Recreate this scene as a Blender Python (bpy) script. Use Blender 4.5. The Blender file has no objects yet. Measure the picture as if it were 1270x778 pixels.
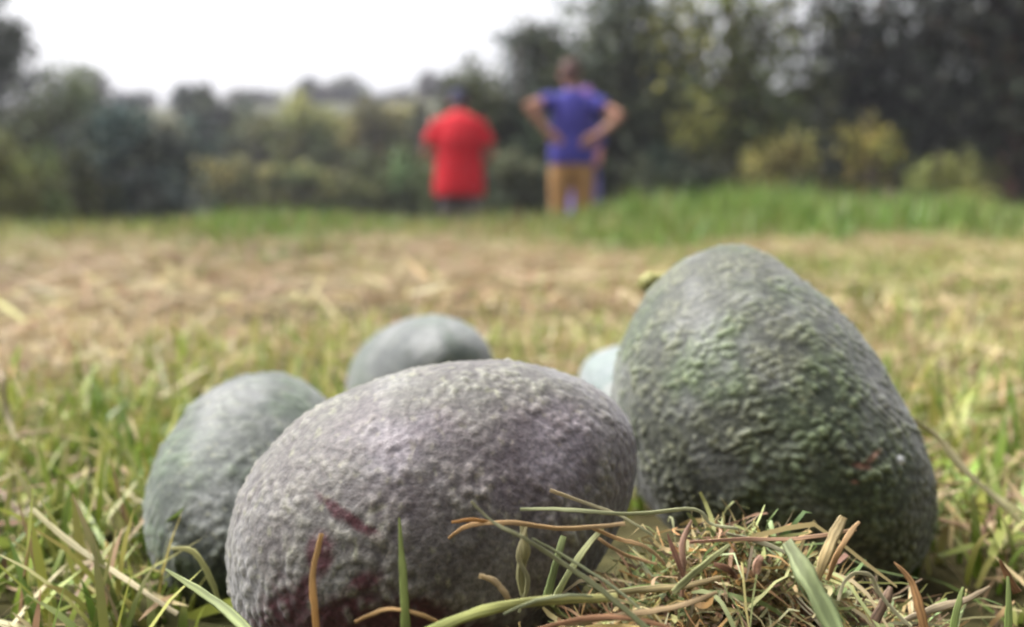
import bpy, bmesh, math, random
import numpy as np
from mathutils import Vector, Matrix, noise

R = math.radians
rng = np.random.default_rng(7)
random.seed(7)
scn = bpy.context.scene
col = scn.collection

# ------------------------------------------------------------------ camera
F, CX, CY = 1100.0, 635.0, 389.0          # focal length and centre in pixels of the photograph
CAM_H = 0.094
PITCH = math.atan(127.0 / F)
cam_d = bpy.data.cameras.new('camera')
cam = bpy.data.objects.new('camera', cam_d)
col.objects.link(cam)
cam.location = (0, 0, CAM_H)
cam.rotation_euler = (math.pi / 2 - PITCH, 0, 0)
cam_d.sensor_width = 36.0
cam_d.lens = 36.0 * F / 1270.0
cam_d.clip_start = 0.01
cam_d.clip_end = 3000
cam_d.dof.use_dof = True
cam_d.dof.focus_distance = 0.158
cam_d.dof.aperture_fstop = cam_d.lens / 3.0
scn.camera = cam

# ------------------------------------------------------------------ light
SUN_EL, SUN_AZ = R(60), R(-68)            # azimuth measured from +Y towards +X
w = bpy.data.worlds.new('World')
scn.world = w
w.use_nodes = True
nt = w.node_tree
bg = nt.nodes['Background']
sky = nt.nodes.new('ShaderNodeTexSky')
sky.sky_type = 'NISHITA'
sky.sun_disc = False
sky.sun_elevation = SUN_EL
sky.sun_rotation = SUN_AZ
sky.air_density = 1.0
sky.dust_density = 6.0
sky.ozone_density = 1.0
hs = nt.nodes.new('ShaderNodeHueSaturation')
hs.inputs['Saturation'].default_value = 0.10
nt.links.new(sky.outputs[0], hs.inputs['Color'])
nt.links.new(hs.outputs[0], bg.inputs['Color'])
bg.inputs['Strength'].default_value = 0.075
sun_d = bpy.data.lights.new('sun', 'SUN')
sun_d.energy = 1.5
sun_d.angle = R(45)
sun_d.color = (1.0, 0.97, 0.93)
sun = bpy.data.objects.new('sun', sun_d)
col.objects.link(sun)
sd = Vector((math.sin(SUN_AZ) * math.cos(SUN_EL), math.cos(SUN_AZ) * math.cos(SUN_EL), math.sin(SUN_EL)))
sun.rotation_euler = sd.to_track_quat('Z', 'Y').to_euler()
sun.location = (0, 0, 20)
scn.view_settings.view_transform = 'Standard'
scn.view_settings.look = 'None'
scn.view_settings.gamma = 1
scn.view_settings.use_curve_mapping = False
scn.view_settings.exposure = 2.15
scn.cycles.filter_width = 2.2

# ------------------------------------------------------------------ helpers
def unproj(px, py, d):
    """point in the place seen at a pixel of the photograph, d metres deep"""
    x = (px - CX) / F * d
    u = (CY - py) / F * d
    return Vector((x, d * math.cos(PITCH) + u * math.sin(PITCH), CAM_H - d * math.sin(PITCH) + u * math.cos(PITCH)))

def tag(o, label=None, cat=None, group=None, kind=None):
    if label: o['label'] = label
    if cat: o['category'] = cat
    if group: o['group'] = group
    if kind: o['kind'] = kind
    return o

def empty(name, loc=(0, 0, 0), rz=0):
    o = bpy.data.objects.new(name, None)
    o.empty_display_size = 0.1
    o.location = loc
    o.rotation_euler = (0, 0, rz)
    col.objects.link(o)
    return o

def link(name, me, mat, parent=None):
    o = bpy.data.objects.new(name, me)
    if mat is not None:
        me.materials.clear()
        me.materials.append(mat)
    col.objects.link(o)
    if parent is not None:
        o.parent = parent
    return o

def np_mesh(name, verts, faces, cols=None, smooth=True):
    """verts (n,3); faces (m,k) all of one size; cols (n,3) linear colours on points"""
    me = bpy.data.meshes.new(name)
    verts = np.ascontiguousarray(verts, dtype=np.float32)
    faces = np.ascontiguousarray(faces, dtype=np.int32)
    k = faces.shape[1]
    me.vertices.add(len(verts))
    me.vertices.foreach_set('co', verts.ravel())
    me.loops.add(faces.size)
    me.loops.foreach_set('vertex_index', faces.ravel())
    me.polygons.add(len(faces))
    me.polygons.foreach_set('loop_start', np.arange(0, faces.size, k, dtype=np.int32))
    me.update(calc_edges=True)
    me.polygons.foreach_set('use_smooth', np.full(len(faces), smooth, dtype=bool))
    if cols is not None:
        a = me.color_attributes.new('Col', 'FLOAT_COLOR', 'POINT')
        c4 = np.ones((len(verts), 4), dtype=np.float32)
        c4[:, :3] = cols
        a.data.foreach_set('color', c4.ravel())
    me.validate()
    return me

def sstep(a, b, x):
    t = np.clip((x - a) / (b - a), 0, 1)
    return t * t * (3 - 2 * t)

_perm = np.random.default_rng(3).random((256, 256))
def vnoise(x, y):
    """smooth value noise on arrays, 0..1"""
    x = np.asarray(x, float); y = np.asarray(y, float)
    xi = np.floor(x).astype(int); yi = np.floor(y).astype(int)
    fx = x - xi; fy = y - yi
    fx = fx * fx * (3 - 2 * fx); fy = fy * fy * (3 - 2 * fy)
    g = lambda i, j: _perm[i & 255, j & 255]
    return (g(xi, yi) * (1 - fx) + g(xi + 1, yi) * fx) * (1 - fy) + (g(xi, yi + 1) * (1 - fx) + g(xi + 1, yi + 1) * fx) * fy
def fbm(x, y):
    return 0.5 * vnoise(x, y) + 0.3 * vnoise(2.1 * x + 7, 2.1 * y + 3) + 0.2 * vnoise(4.3 * x + 1, 4.3 * y + 9)

# ------------------------------------------------------------------ materials
def new_mat(name):
    m = bpy.data.materials.new(name)
    m.use_nodes = True
    n = m.node_tree
    n.nodes.clear()
    out = n.nodes.new('ShaderNodeOutputMaterial')
    return m, n, out

def leaf_mat(name, transl=0.35, rough=0.5, spec=0.3, obj_color=False):
    m, n, out = new_mat(name)
    at = n.nodes.new('ShaderNodeAttribute'); at.attribute_name = 'Col'
    csrc = at.outputs['Color']
    if obj_color:
        oi = n.nodes.new('ShaderNodeObjectInfo')
        mx = n.nodes.new('ShaderNodeMix'); mx.data_type = 'RGBA'; mx.blend_type = 'MULTIPLY'
        mx.inputs[0].default_value = 1
        n.links.new(at.outputs['Color'], mx.inputs[6]); n.links.new(oi.outputs['Color'], mx.inputs[7])
        csrc = mx.outputs[2]
    b = n.nodes.new('ShaderNodeBsdfPrincipled')
    b.inputs['Roughness'].default_value = rough
    b.inputs['Specular IOR Level'].default_value = spec
    n.links.new(csrc, b.inputs['Base Color'])
    t = n.nodes.new('ShaderNodeBsdfTranslucent')
    n.links.new(csrc, t.inputs['Color'])
    ms = n.nodes.new('ShaderNodeMixShader'); ms.inputs[0].default_value = transl
    n.links.new(b.outputs[0], ms.inputs[1]); n.links.new(t.outputs[0], ms.inputs[2])
    n.links.new(ms.outputs[0], out.inputs['Surface'])
    return m

def noise_mat(name, c1, c2, scale=8, rough=0.8, bump=0.0, bump_scale=40, spec=0.3, bump_dist=0.01, detail=4):
    m, n, out = new_mat(name)
    tc = n.nodes.new('ShaderNodeTexCoord')
    no = n.nodes.new('ShaderNodeTexNoise'); no.inputs['Scale'].default_value = scale
    no.inputs['Detail'].default_value = detail
    n.links.new(tc.outputs['Object'], no.inputs['Vector'])
    cr = n.nodes.new('ShaderNodeValToRGB')
    cr.color_ramp.elements[0].position = 0.3; cr.color_ramp.elements[1].position = 0.7
    cr.color_ramp.elements[0].color = (*c1, 1); cr.color_ramp.elements[1].color = (*c2, 1)
    n.links.new(no.outputs['Fac'], cr.inputs[0])
    b = n.nodes.new('ShaderNodeBsdfPrincipled')
    b.inputs['Roughness'].default_value = rough
    b.inputs['Specular IOR Level'].default_value = spec
    n.links.new(cr.outputs[0], b.inputs['Base Color'])
    if bump:
        n2 = n.nodes.new('ShaderNodeTexNoise'); n2.inputs['Scale'].default_value = bump_scale
        n2.inputs['Detail'].default_value = 5
        n.links.new(tc.outputs['Object'], n2.inputs['Vector'])
        bp = n.nodes.new('ShaderNodeBump'); bp.inputs['Strength'].default_value = bump
        bp.inputs['Distance'].default_value = bump_dist
        n.links.new(n2.outputs['Fac'], bp.inputs['Height'])
        n.links.new(bp.outputs[0], b.inputs['Normal'])
    n.links.new(b.outputs[0], out.inputs['Surface'])
    return m

M_GRASS = leaf_mat('grass_blades', 0.3, 0.45, 0.35)
M_HAY = leaf_mat('cut_hay', 0.28, 0.6, 0.25)
M_LEAF = leaf_mat('tree_leaves', 0.22, 0.6, 0.14, obj_color=True)
M_BARK = noise_mat('bark', (0.06, 0.045, 0.035), (0.16, 0.12, 0.09), 6, 0.9, 0.6, 30)
M_BARK_RED = noise_mat('reddish_bark', (0.10, 0.05, 0.04), (0.22, 0.13, 0.10), 5, 0.9, 0.6, 25)

# ------------------------------------------------------------------ terrain
def height(x, y):
    x = np.asarray(x, float); y = np.asarray(y, float)
    lf = sstep(0.12, -0.28, x / np.maximum(y, 0.3))
    h = -0.42 * sstep(3.6 - 0.8 * lf, 6.6 - 1.1 * lf, y)
    d = np.sqrt(x * x + y * y)
    h = h + (fbm(x * 9, y * 9) - 0.5) * 0.010 * sstep(0.35, 0.7, d) + (fbm(x * 1.6 + 5, y * 1.6) - 0.5) * 0.05 * sstep(0.9, 2.2, d)
    hill = sstep(13, 78, y) * 10.3 * (1 - 0.35 * sstep(90, 300, y)) * (0.93 + 0.07 * np.sin(x * 0.05))
    return h + hill

def hz(x, y):
    return float(height(np.array([x]), np.array([y]))[0])

ys = np.concatenate([np.linspace(-14, 0, 20)[:-1], np.linspace(0, 4, 140)[:-1], np.linspace(4, 14, 60)[:-1], np.linspace(14, 120, 60)[:-1], np.linspace(120, 900, 20)])
ux = np.linspace(-1, 1, 181)
gv = []
for y in ys:
    half = 3.0 + 1.3 * max(y, -y * 0.8)
    xs = np.sign(ux) * np.abs(ux) ** 1.3 * half
    gv.append(np.stack([xs, np.full_like(xs, y), height(xs, np.full_like(xs, y))], 1))
gv = np.concatenate(gv)
nx = len(ux)
ii, jj = np.meshgrid(np.arange(len(ys) - 1), np.arange(nx - 1), indexing='ij')
a = (ii * nx + jj).ravel()
gf = np.stack([a, a + 1, a + nx + 1, a + nx], 1)
M_SOIL, n, out = new_mat('thatch_and_soil')
tc = n.nodes.new('ShaderNodeTexCoord')
n1 = n.nodes.new('ShaderNodeTexNoise'); n1.inputs['Scale'].default_value = 1.3; n1.inputs['Detail'].default_value = 6
n2 = n.nodes.new('ShaderNodeTexNoise'); n2.inputs['Scale'].default_value = 90; n2.inputs['Detail'].default_value = 4
n.links.new(tc.outputs['Object'], n1.inputs['Vector']); n.links.new(tc.outputs['Object'], n2.inputs['Vector'])
cr = n.nodes.new('ShaderNodeValToRGB')
cr.color_ramp.elements[0].position = 0.38; cr.color_ramp.elements[1].position = 0.62
cr.color_ramp.elements[0].color = (0.05, 0.055, 0.022, 1); cr.color_ramp.elements[1].color = (0.14, 0.098, 0.055, 1)
n.links.new(n1.outputs['Fac'], cr.inputs[0])
sx = n.nodes.new('ShaderNodeSeparateXYZ'); n.links.new(tc.outputs['Object'], sx.inputs[0])
mr = n.nodes.new('ShaderNodeMapRange'); mr.inputs[1].default_value = 8; mr.inputs[2].default_value = 14
n.links.new(sx.outputs['Y'], mr.inputs[0])
hm = n.nodes.new('ShaderNodeMix'); hm.data_type = 'RGBA'
n.links.new(mr.outputs[0], hm.inputs[0]); n.links.new(cr.outputs[0], hm.inputs[6]); hm.inputs[7].default_value = (0.075, 0.080, 0.050, 1)
mx = n.nodes.new('ShaderNodeMix'); mx.data_type = 'RGBA'; mx.blend_type = 'MULTIPLY'; mx.inputs[0].default_value = 0.8
cr2 = n.nodes.new('ShaderNodeValToRGB')
cr2.color_ramp.elements[0].position = 0.35; cr2.color_ramp.elements[1].position = 0.65
cr2.color_ramp.elements[0].color = (0.4, 0.4, 0.38, 1); cr2.color_ramp.elements[1].color = (1.15, 1.1, 1.0, 1)
n.links.new(n2.outputs['Fac'], cr2.inputs[0])
n.links.new(hm.outputs[2], mx.inputs[6]); n.links.new(cr2.outputs[0], mx.inputs[7])
b = n.nodes.new('ShaderNodeBsdfPrincipled'); b.inputs['Roughness'].default_value = 0.95
b.inputs['Specular IOR Level'].default_value = 0.1
bp = n.nodes.new('ShaderNodeBump'); bp.inputs['Strength'].default_value = 0.8; bp.inputs['Distance'].default_value = 0.006
n.links.new(n2.outputs['Fac'], bp.inputs['Height']); n.links.new(bp.outputs[0], b.inputs['Normal'])
n.links.new(mx.outputs[2], b.inputs['Base Color'])
n.links.new(b.outputs[0], out.inputs['Surface'])
ground = link('ground', np_mesh('ground', gv, gf), M_SOIL)
tag(ground, 'mown meadow soil rising to a low hill behind', 'ground', kind='structure')

# ------------------------------------------------------------------ avocados
M_AVO, n, out = new_mat('avocado_skin')
at = n.nodes.new('ShaderNodeAttribute'); at.attribute_name = 'Col'
tc = n.nodes.new('ShaderNodeTexCoord')
n1 = n.nodes.new('ShaderNodeTexNoise'); n1.inputs['Scale'].default_value = 1100; n1.inputs['Detail'].default_value = 3
n.links.new(tc.outputs['Object'], n1.inputs['Vector'])
cr = n.nodes.new('ShaderNodeValToRGB')
cr.color_ramp.elements[0].position = 0.35; cr.color_ramp.elements[1].position = 0.7
cr.color_ramp.elements[0].color = (0.72, 0.72, 0.72, 1); cr.color_ramp.elements[1].color = (1.35, 1.33, 1.3, 1)
n.links.new(n1.outputs['Fac'], cr.inputs[0])
mx = n.nodes.new('ShaderNodeMix'); mx.data_type = 'RGBA'; mx.blend_type = 'MULTIPLY'; mx.inputs[0].default_value = 1
n.links.new(at.outputs['Color'], mx.inputs[6]); n.links.new(cr.outputs[0], mx.inputs[7])
b = n.nodes.new('ShaderNodeBsdfPrincipled')
b.inputs['Roughness'].default_value = 0.62; b.inputs['Specular IOR Level'].default_value = 0.32
b.inputs['Sheen Weight'].default_value = 0.28; b.inputs['Sheen Roughness'].default_value = 0.45; b.inputs['Sheen Tint'].default_value = (0.9, 0.9, 0.95, 1)
bp = n.nodes.new('ShaderNodeBump'); bp.inputs['Strength'].default_value = 0.35; bp.inputs['Distance'].default_value = 0.0006
n.links.new(n1.outputs['Fac'], bp.inputs['Height']); n.links.new(bp.outputs[0], b.inputs['Normal'])
n.links.new(mx.outputs[2], b.inputs['Base Color'])
n.links.new(b.outputs[0], out.inputs['Surface'])
M_STEM = noise_mat('avocado_stem', (0.12, 0.12, 0.04), (0.36, 0.34, 0.12), 420, 0.6, 0.4, 500, bump_dist=0.001)

def frame(q):
    c = np.array(q[:3]); az, el = q[3], q[4]
    a = np.array([math.cos(el) * math.cos(az), math.cos(el) * math.sin(az), math.sin(el)])
    b_ = np.cross(a, [0, 0, 1.0]); b_ /= np.linalg.norm(b_)
    return c, a, b_, np.cross(a, b_)

AVOS = {
 'right': [0.0667, 0.2379, 0.0404, 2.0226, 0.7578, 0.0524, 0.0355, 0.0714, 0.2432, -0.0205],
 'front': [-0.0149, 0.1861, 0.0286, 0.3192, 0.3917, 0.0454, 0.0328, 0.1631, 0.0696, -0.02],
 'left':  [-0.073, 0.2452, 0.0186, 1.6907, 0.2133, 0.0487, 0.0265, 0.0665, 0.0, 0.0],
 'back':  [-0.0382, 0.37, 0.0224, -1.1215, 0.2731, 0.0501, 0.0286, 0.0902, 0.0831, -0.0997],
 'hid':   [0.0538, 0.3499, 0.0167, 1.9653, 0.0886, 0.0411, 0.026, 0.2233, -0.1262, -0.1457],
}

def px_of(P):
    x, y, z = P[:, 0], P[:, 1], P[:, 2] - CAM_H
    d = y * math.cos(PITCH) - z * math.sin(PITCH)
    u = z * math.cos(PITCH) + y * math.sin(PITCH)
    return np.stack([CX + F * x / d, CY - F * u / d, d], 1)

PEB = {}
def avocado(key, label, nt_, npz, style):
    q = AVOS[key]
    c, a, b_, e = frame(q)
    L, Rr, k, b1, b2 = q[5:]
    th = np.linspace(0, math.pi, nt_ + 1)[1:-1]
    ph = np.linspace(0, 2 * math.pi, npz, endpoint=False)
    T, P = np.meshgrid(th, ph, indexing='ij')
    T, P = T.ravel(), P.ravel()
    T = np.concatenate([T, [0, math.pi]]); P = np.concatenate([P, [0, 0]])
    u = np.cos(T); r = np.sin(T) * (1 - k * u - 0.12 * k * u * u) * Rr
    lo = np.stack([u * L, r * np.cos(P), r * np.sin(P)], 1)
    lo[:, 1] += (u * u - 0.3) * L * b1
    lo[:, 2] += (u * u - 0.3) * L * b2
    # pebbled relief
    nrm = np.stack([u / L, np.sin(T) * np.cos(P) / Rr, np.sin(T) * np.sin(P) / Rr], 1)
    nrm /= np.linalg.norm(nrm, axis=1)[:, None]
    n_ = len(lo)
    disp = np.zeros(n_); peb = np.zeros(n_); pat = np.zeros(n_); bloom_sky = np.zeros(n_); spk = np.zeros(n_)
    fr = style.get('freq', 400.0)
    st = style.get('stretch', 0.75)
    off = Vector((style['seed'] * 3.1, style['seed'] * 1.7, 0.3))
    nz, vor = noise.noise, noise.voronoi
    for i in range(n_):
        v = Vector(lo[i])
        wv = v * 160
        wob = Vector((nz(wv + off), nz(wv + off + Vector((9, 0, 0))), nz(wv + off + Vector((0, 9, 0))))) * 0.0011
        v2 = v + wob
        p = Vector((v2.x * fr * 1.15, v2.y * fr * st, v2.z * fr * st)) + off
        dd = vor(p)[0]
        f1 = dd[0]; f2 = dd[1]
        pb = max(0.0, 1.0 - f1 * 1.25); pb = pb * pb * (3 - 2 * pb)
        g1 = vor(p * 0.52 + off)[0][0]; gb = max(0.0, 1.0 - g1 * 1.3); pb = 0.75 * pb + 0.55 * gb * gb
        pb = pb * (0.35 + 1.1 * max(0, nz(v * 130 + off) + 0.4))
        fine = nz(v * 900 + off) * 0.5 + nz(v * 520 - off) * 0.8
        big = nz(v * 34 + off) * 0.0011 + nz(v * 90 - off) * 0.0004
        peb[i] = pb + 0.16 * fine
        disp[i] = style.get('amp', 0.00055) * (pb * 1.25 + 0.22 * fine) + big
        pat[i] = nz(v * 45 + off * 2) + 0.5 * nz(v * 110 - off)
        bloom_sky[i] = nz(v * 60 - off * 3) + 0.6 * nz(v * 170 + off)
        spk[i] = nz(v * 640 + off * 4)
    lo2 = lo + nrm * disp[:, None]
    W = c + np.outer(lo2[:, 0], a) + np.outer(lo2[:, 1], b_) + np.outer(lo2[:, 2], e)
    Wl = W - c
    m = nt_ - 1
    i2, j2 = np.meshgrid(np.arange(m - 1), np.arange(npz), indexing='ij')
    A = (i2 * npz + j2).ravel(); B = (i2 * npz + (j2 + 1) % npz).ravel()
    quads = np.stack([A, A + npz, B + npz, B], 1)
    j = np.arange(npz); jn = (j + 1) % npz
    cap1 = np.stack([np.full(npz, n_ - 2), j, jn, jn], 1)
    cap2 = np.stack([np.full(npz, n_ - 1), (m - 1) * npz + jn, (m - 1) * npz + j, (m - 1) * npz + j], 1)
    # skin colour: dark ground, paler pebble tips, pale waxy film that also paints in sky light, purple ripening, stains
    base_lo, base_hi = np.array(style['lo']), np.array(style['hi'])
    t = np.clip(peb * 1.1, 0, 1)[:, None]
    C = base_lo * (1 - t) + base_hi * t
    g = sstep(-0.25, 0.45, pat)[:, None] * style.get('green', 0.6)
    C = C * (1 - g) + C * np.array(style.get('gtint', (0.82, 1.12, 0.72))) * g
    bl = (sstep(0.0, 0.8, bloom_sky) * style.get('bloom_sky', 0.45))[:, None]
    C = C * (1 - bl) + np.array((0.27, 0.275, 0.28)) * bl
    sp_ = (sstep(0.38, 0.6, spk) * 0.28)[:, None]
    C = C * (1 - sp_) + np.array((0.27, 0.28, 0.17)) * sp_
    PEB['v'] = peb
    if 'extra' in style:
        C = style['extra'](C, W, lo, pat, bloom_sky, spk)
    lob = np.array(C)
    root = empty('avocado', c.tolist())
    tag(root, label, 'avocado', 'avocados heaped on the grass')
    # the poles of the fruit are closed with triangles: split the mesh into quads + tris through from_pydata
    me = bpy.data.meshes.new('skin')
    faces = quads.tolist() + cap1[:, :3].tolist() + cap2[:, :3].tolist()
    me.from_pydata(Wl.tolist(), [], faces)
    me.polygons.foreach_set('use_smooth', np.ones(len(me.polygons), dtype=bool))
    at_ = me.color_attributes.new('Col', 'FLOAT_COLOR', 'POINT')
    c4 = np.ones((n_, 4), dtype=np.float32); c4[:, :3] = lob
    at_.data.foreach_set('color', c4.ravel())
    me.update()
    link('skin', me, M_AVO, root)
    return root, c, a, b_, e, q

def spots(P, pts):
    """0..1 mask of soft blotches round points (px, py, rx, ry, angle) given on this fruit's own surface"""
    s = px_of(P)
    mk = np.zeros(len(P))
    return s, mk

def front_extra(C, W, lo, pat, bloom_sky, spk):
    s = px_of(W)
    # purple ripening patch round the shoulder of the fruit
    d = np.hypot((s[:, 0] - 600) / 190, (s[:, 1] - 560) / 95)
    pm = (sstep(1.25, 0.35, d + 0.5 * pat) * 0.75)[:, None]
    C = C * (1 - pm) + C * np.array((0.93, 0.80, 1.00)) * pm
    # maroon bruises and scraped skin near the blossom end
    mask = np.zeros(len(W))
    for x, y, rx, ry, an in ((430, 640, 36, 6, 37), (455, 657, 18, 5, 20), (398, 690, 15, 24, 10), (415, 632, 12, 6, 60),
                             (352, 770, 40, 46, 0), (425, 775, 60, 34, -5), (480, 775, 60, 24, -10), (452, 722, 20, 9, -20), (545, 785, 70, 18, 0), (378, 735, 14, 22, 20)):
        ca, sa = math.cos(R(an)), math.sin(R(an))
        dx, dy = s[:, 0] - x, s[:, 1] - y
        dd = np.hypot((dx * ca + dy * sa) / rx, (-dx * sa + dy * ca) / ry)
        mask = np.maximum(mask, sstep(1.6, 0.7, dd + 0.45 * bloom_sky + 0.3 * spk))
    mask[W[:, 1] > 0.19] = 0
    mask = (mask * (0.98 - 0.5 * sstep(0.4, 0.95, PEB['v'])))[:, None]
    return C * (1 - mask) + np.array((0.045, 0.010, 0.014)) * mask

def right_extra(C, W, lo, pat, bloom_sky, spk):
    s = px_of(W)
    mask = np.zeros(len(W))
    for x, y, rx, ry, an in ((1084, 566, 14, 4, -45), (1068, 578, 12, 4, 10), (1060, 598, 5, 3, 0)):
        ca, sa = math.cos(R(an)), math.sin(R(an))
        dx, dy = s[:, 0] - x, s[:, 1] - y
        dd = np.hypot((dx * ca + dy * sa) / rx, (-dx * sa + dy * ca) / ry)
        mask = np.maximum(mask, sstep(1.3, 0.5, dd + 0.4 * bloom_sky))
    mask[W[:, 1] > 0.235] = 0
    m1 = (mask * 0.5)[:, None]
    C = C * (1 - m1) + np.array((0.30, 0.13, 0.10)) * m1
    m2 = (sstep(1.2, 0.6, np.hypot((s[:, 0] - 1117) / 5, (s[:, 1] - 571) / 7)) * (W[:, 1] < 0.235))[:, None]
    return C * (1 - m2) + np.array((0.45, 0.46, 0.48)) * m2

GREY_LO, GREY_HI = (0.060, 0.062, 0.056), (0.200, 0.205, 0.165)
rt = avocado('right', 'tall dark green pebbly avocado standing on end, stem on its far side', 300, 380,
        dict(seed=1, lo=(0.028, 0.031, 0.024), hi=(0.140, 0.150, 0.098), green=0.6, bloom_sky=0.28, freq=500, stretch=1.0, amp=0.00068, extra=right_extra))
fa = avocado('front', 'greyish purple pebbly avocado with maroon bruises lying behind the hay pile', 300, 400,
        dict(seed=2, lo=(0.072, 0.064, 0.064), hi=(0.190, 0.182, 0.160), green=0.3, bloom_sky=0.30, freq=460, stretch=0.9, amp=0.00048, gtint=(0.9, 1.05, 0.8), extra=front_extra))
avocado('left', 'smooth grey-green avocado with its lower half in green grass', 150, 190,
        dict(seed=3, lo=(0.030, 0.036, 0.032), hi=(0.118, 0.132, 0.106), green=0.7, bloom_sky=0.3, freq=400, stretch=0.9, amp=0.0007))
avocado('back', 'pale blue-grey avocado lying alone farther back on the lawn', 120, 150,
        dict(seed=4, lo=(0.066, 0.074, 0.074), hi=(0.150, 0.162, 0.155), green=0.3, bloom_sky=0.5, freq=360, stretch=0.9, amp=0.0003))
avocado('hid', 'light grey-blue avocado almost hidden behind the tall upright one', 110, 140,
        dict(seed=5, lo=(0.140, 0.170, 0.175), hi=(0.220, 0.250, 0.250), green=0.3, bloom_sky=0.9, freq=360, stretch=0.9, amp=0.0003))

def tube_mesh(path, radii, seg=10, close=True):
    """tube round a list of points"""
    path = [Vector(p) for p in path]
    vs, fs = [], []
    ref = Vector((0.3, 0.2, 1)).normalized()
    for i, p in enumerate(path):
        t = (path[min(i + 1, len(path) - 1)] - path[max(i - 1, 0)]).normalized()
        s1 = t.cross(ref)
        if s1.length < 1e-3: s1 = t.cross(Vector((1, 0, 0)))
        s1.normalize(); s2 = t.cross(s1)
        for k in range(seg):
            an = 2 * math.pi * k / seg
            vs.append(p + (s1 * math.cos(an) + s2 * math.sin(an)) * radii[i])
    for i in range(len(path) - 1):
        for k in range(seg):
            k2 = (k + 1) % seg
            fs.append((i * seg + k, i * seg + k2, (i + 1) * seg + k2, (i + 1) * seg + k))
    if close:
        fs.append(tuple(range(seg - 1, -1, -1)))
        fs.append(tuple((len(path) - 1) * seg + k for k in range(seg)))
    return vs, fs

# stem of the standing avocado, at the tip on its far side
root, c, a_, b_, e_, q = rt
tip = c + a_ * q[5] * 0.97 + b_ * (0.65 * q[5] * q[8])
st_dir = Vector((-0.62, 0.35, 0.45)).normalized()
tipv = Vector(tip)
tgt = unproj(800, 352, px_of(np.array([tip]))[0, 2] + 0.006)
path = [tipv - c_ for c_ in [Vector(c)]]
p0 = tipv - Vector(c); p3 = tgt - Vector(c)
path = [p0 - (p3 - p0) * 0.35, p0, p0.lerp(p3, 0.5) + Vector((0, 0, 0.0004)), p0.lerp(p3, 0.85), p3, p3 + (p3 - p0).normalized() * 0.0012]
kn = unproj(806, 351, px_of(np.array([tip]))[0, 2] + 0.004) - Vector(c)
dk = (kn - p0).normalized()
path = [p0 - dk * 0.006, p0, p0.lerp(kn, 0.45)] + [kn + dk * (0.0036 * t) for t in (-0.75, -0.35, 0.05, 0.45, 0.8, 0.97)]
vs, fs = tube_mesh(path, [0.0022, 0.0022, 0.0020, 0.0024, 0.0034, 0.0037, 0.0033, 0.0021, 0.0006], 14)
vs = [v + Vector((noise.noise(v * 420), noise.noise(v * 420 + Vector((5, 0, 0))), noise.noise(v * 420 + Vector((0, 5, 0))))) * 0.0008 for v in vs]
me = bpy.data.meshes.new('stem'); me.from_pydata(vs, [], fs)
me.polygons.foreach_set('use_smooth', np.ones(len(me.polygons), dtype=bool))
st = link('stem', me, M_STEM, root); st['label'] = 'short yellow-green fruit stem'

# ------------------------------------------------------------------ grass
def blades(base, az, length, th0, curl, width, cols, seg=3, fold=0.0, name='blades', tipcol=None, side_tilt=None):
    """ribbons: leaning th0 from the vertical at the root and th0+curl at the tip, towards azimuth az"""
    n_ = len(base)
    dirv = np.stack([np.cos(az), np.sin(az), np.zeros(n_)], 1)
    side = np.stack([-np.sin(az), np.cos(az), np.zeros(n_)], 1)
    if side_tilt is not None:
        side = side * np.cos(side_tilt)[:, None] + np.array([0, 0, 1.0]) * np.sin(side_tilt)[:, None]
    P = base.copy()
    V, Cc = [], []
    prof = np.interp(np.linspace(0, 1, seg + 1), [0, 0.35, 0.75, 1], [0.75, 1.0, 0.7, 0.06])
    for s in range(seg + 1):
        t = s / seg
        wv = side * (width * prof[s] * 0.5)[:, None]
        V.append(P - wv); V.append(P + wv)
        cc = cols if tipcol is None else cols * (1 - t ** 2 * 0.7) + tipcol * (t ** 2 * 0.7)
        Cc.append(cc); Cc.append(cc)
        an = th0 + curl * (t + 0.5 / seg)
        P = P + (dirv * np.sin(an)[:, None] + np.array([0, 0, 1.0]) * np.cos(an)[:, None]) * (length / seg)[:, None]
    V = np.stack(V, 1); Cc = np.stack(Cc, 1)
    k = 2 * (seg + 1)
    off = (np.arange(n_) * k)[:, None]
    fs = []
    for s in range(seg):
        fs.append(off + np.array([[2 * s, 2 * s + 1, 2 * s + 3, 2 * s + 2]]))
    fs = np.stack(fs, 1).reshape(-1, 4)
    return V.reshape(-1, 3), fs, Cc.reshape(-1, 3)

GREENS = np.array([(0.22, 0.28, 0.045), (0.16, 0.24, 0.035), (0.27, 0.31, 0.06), (0.32, 0.32, 0.09), (0.13, 0.19, 0.04)])
STRAWS = np.array([(0.42, 0.32, 0.18), (0.34, 0.24, 0.13), (0.50, 0.42, 0.26), (0.31, 0.20, 0.12), (0.42, 0.38, 0.17), (0.26, 0.17, 0.10)])

def BROWN(x, y):
    t = (sstep(0.7, 1.1, y) * sstep(0.5, -0.3, x / y))[:, None]
    return 1 - t * np.array([0.24, 0.26, 0.22])

def pick(pal, n_, jit=0.18):
    c_ = pal[rng.integers(0, len(pal), n_)]
    return c_ * (1 + rng.normal(size=(n_, 1)) * jit).clip(0.4, 1.7) * (1 + rng.normal(size=(n_, 3)) * 0.05)

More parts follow.
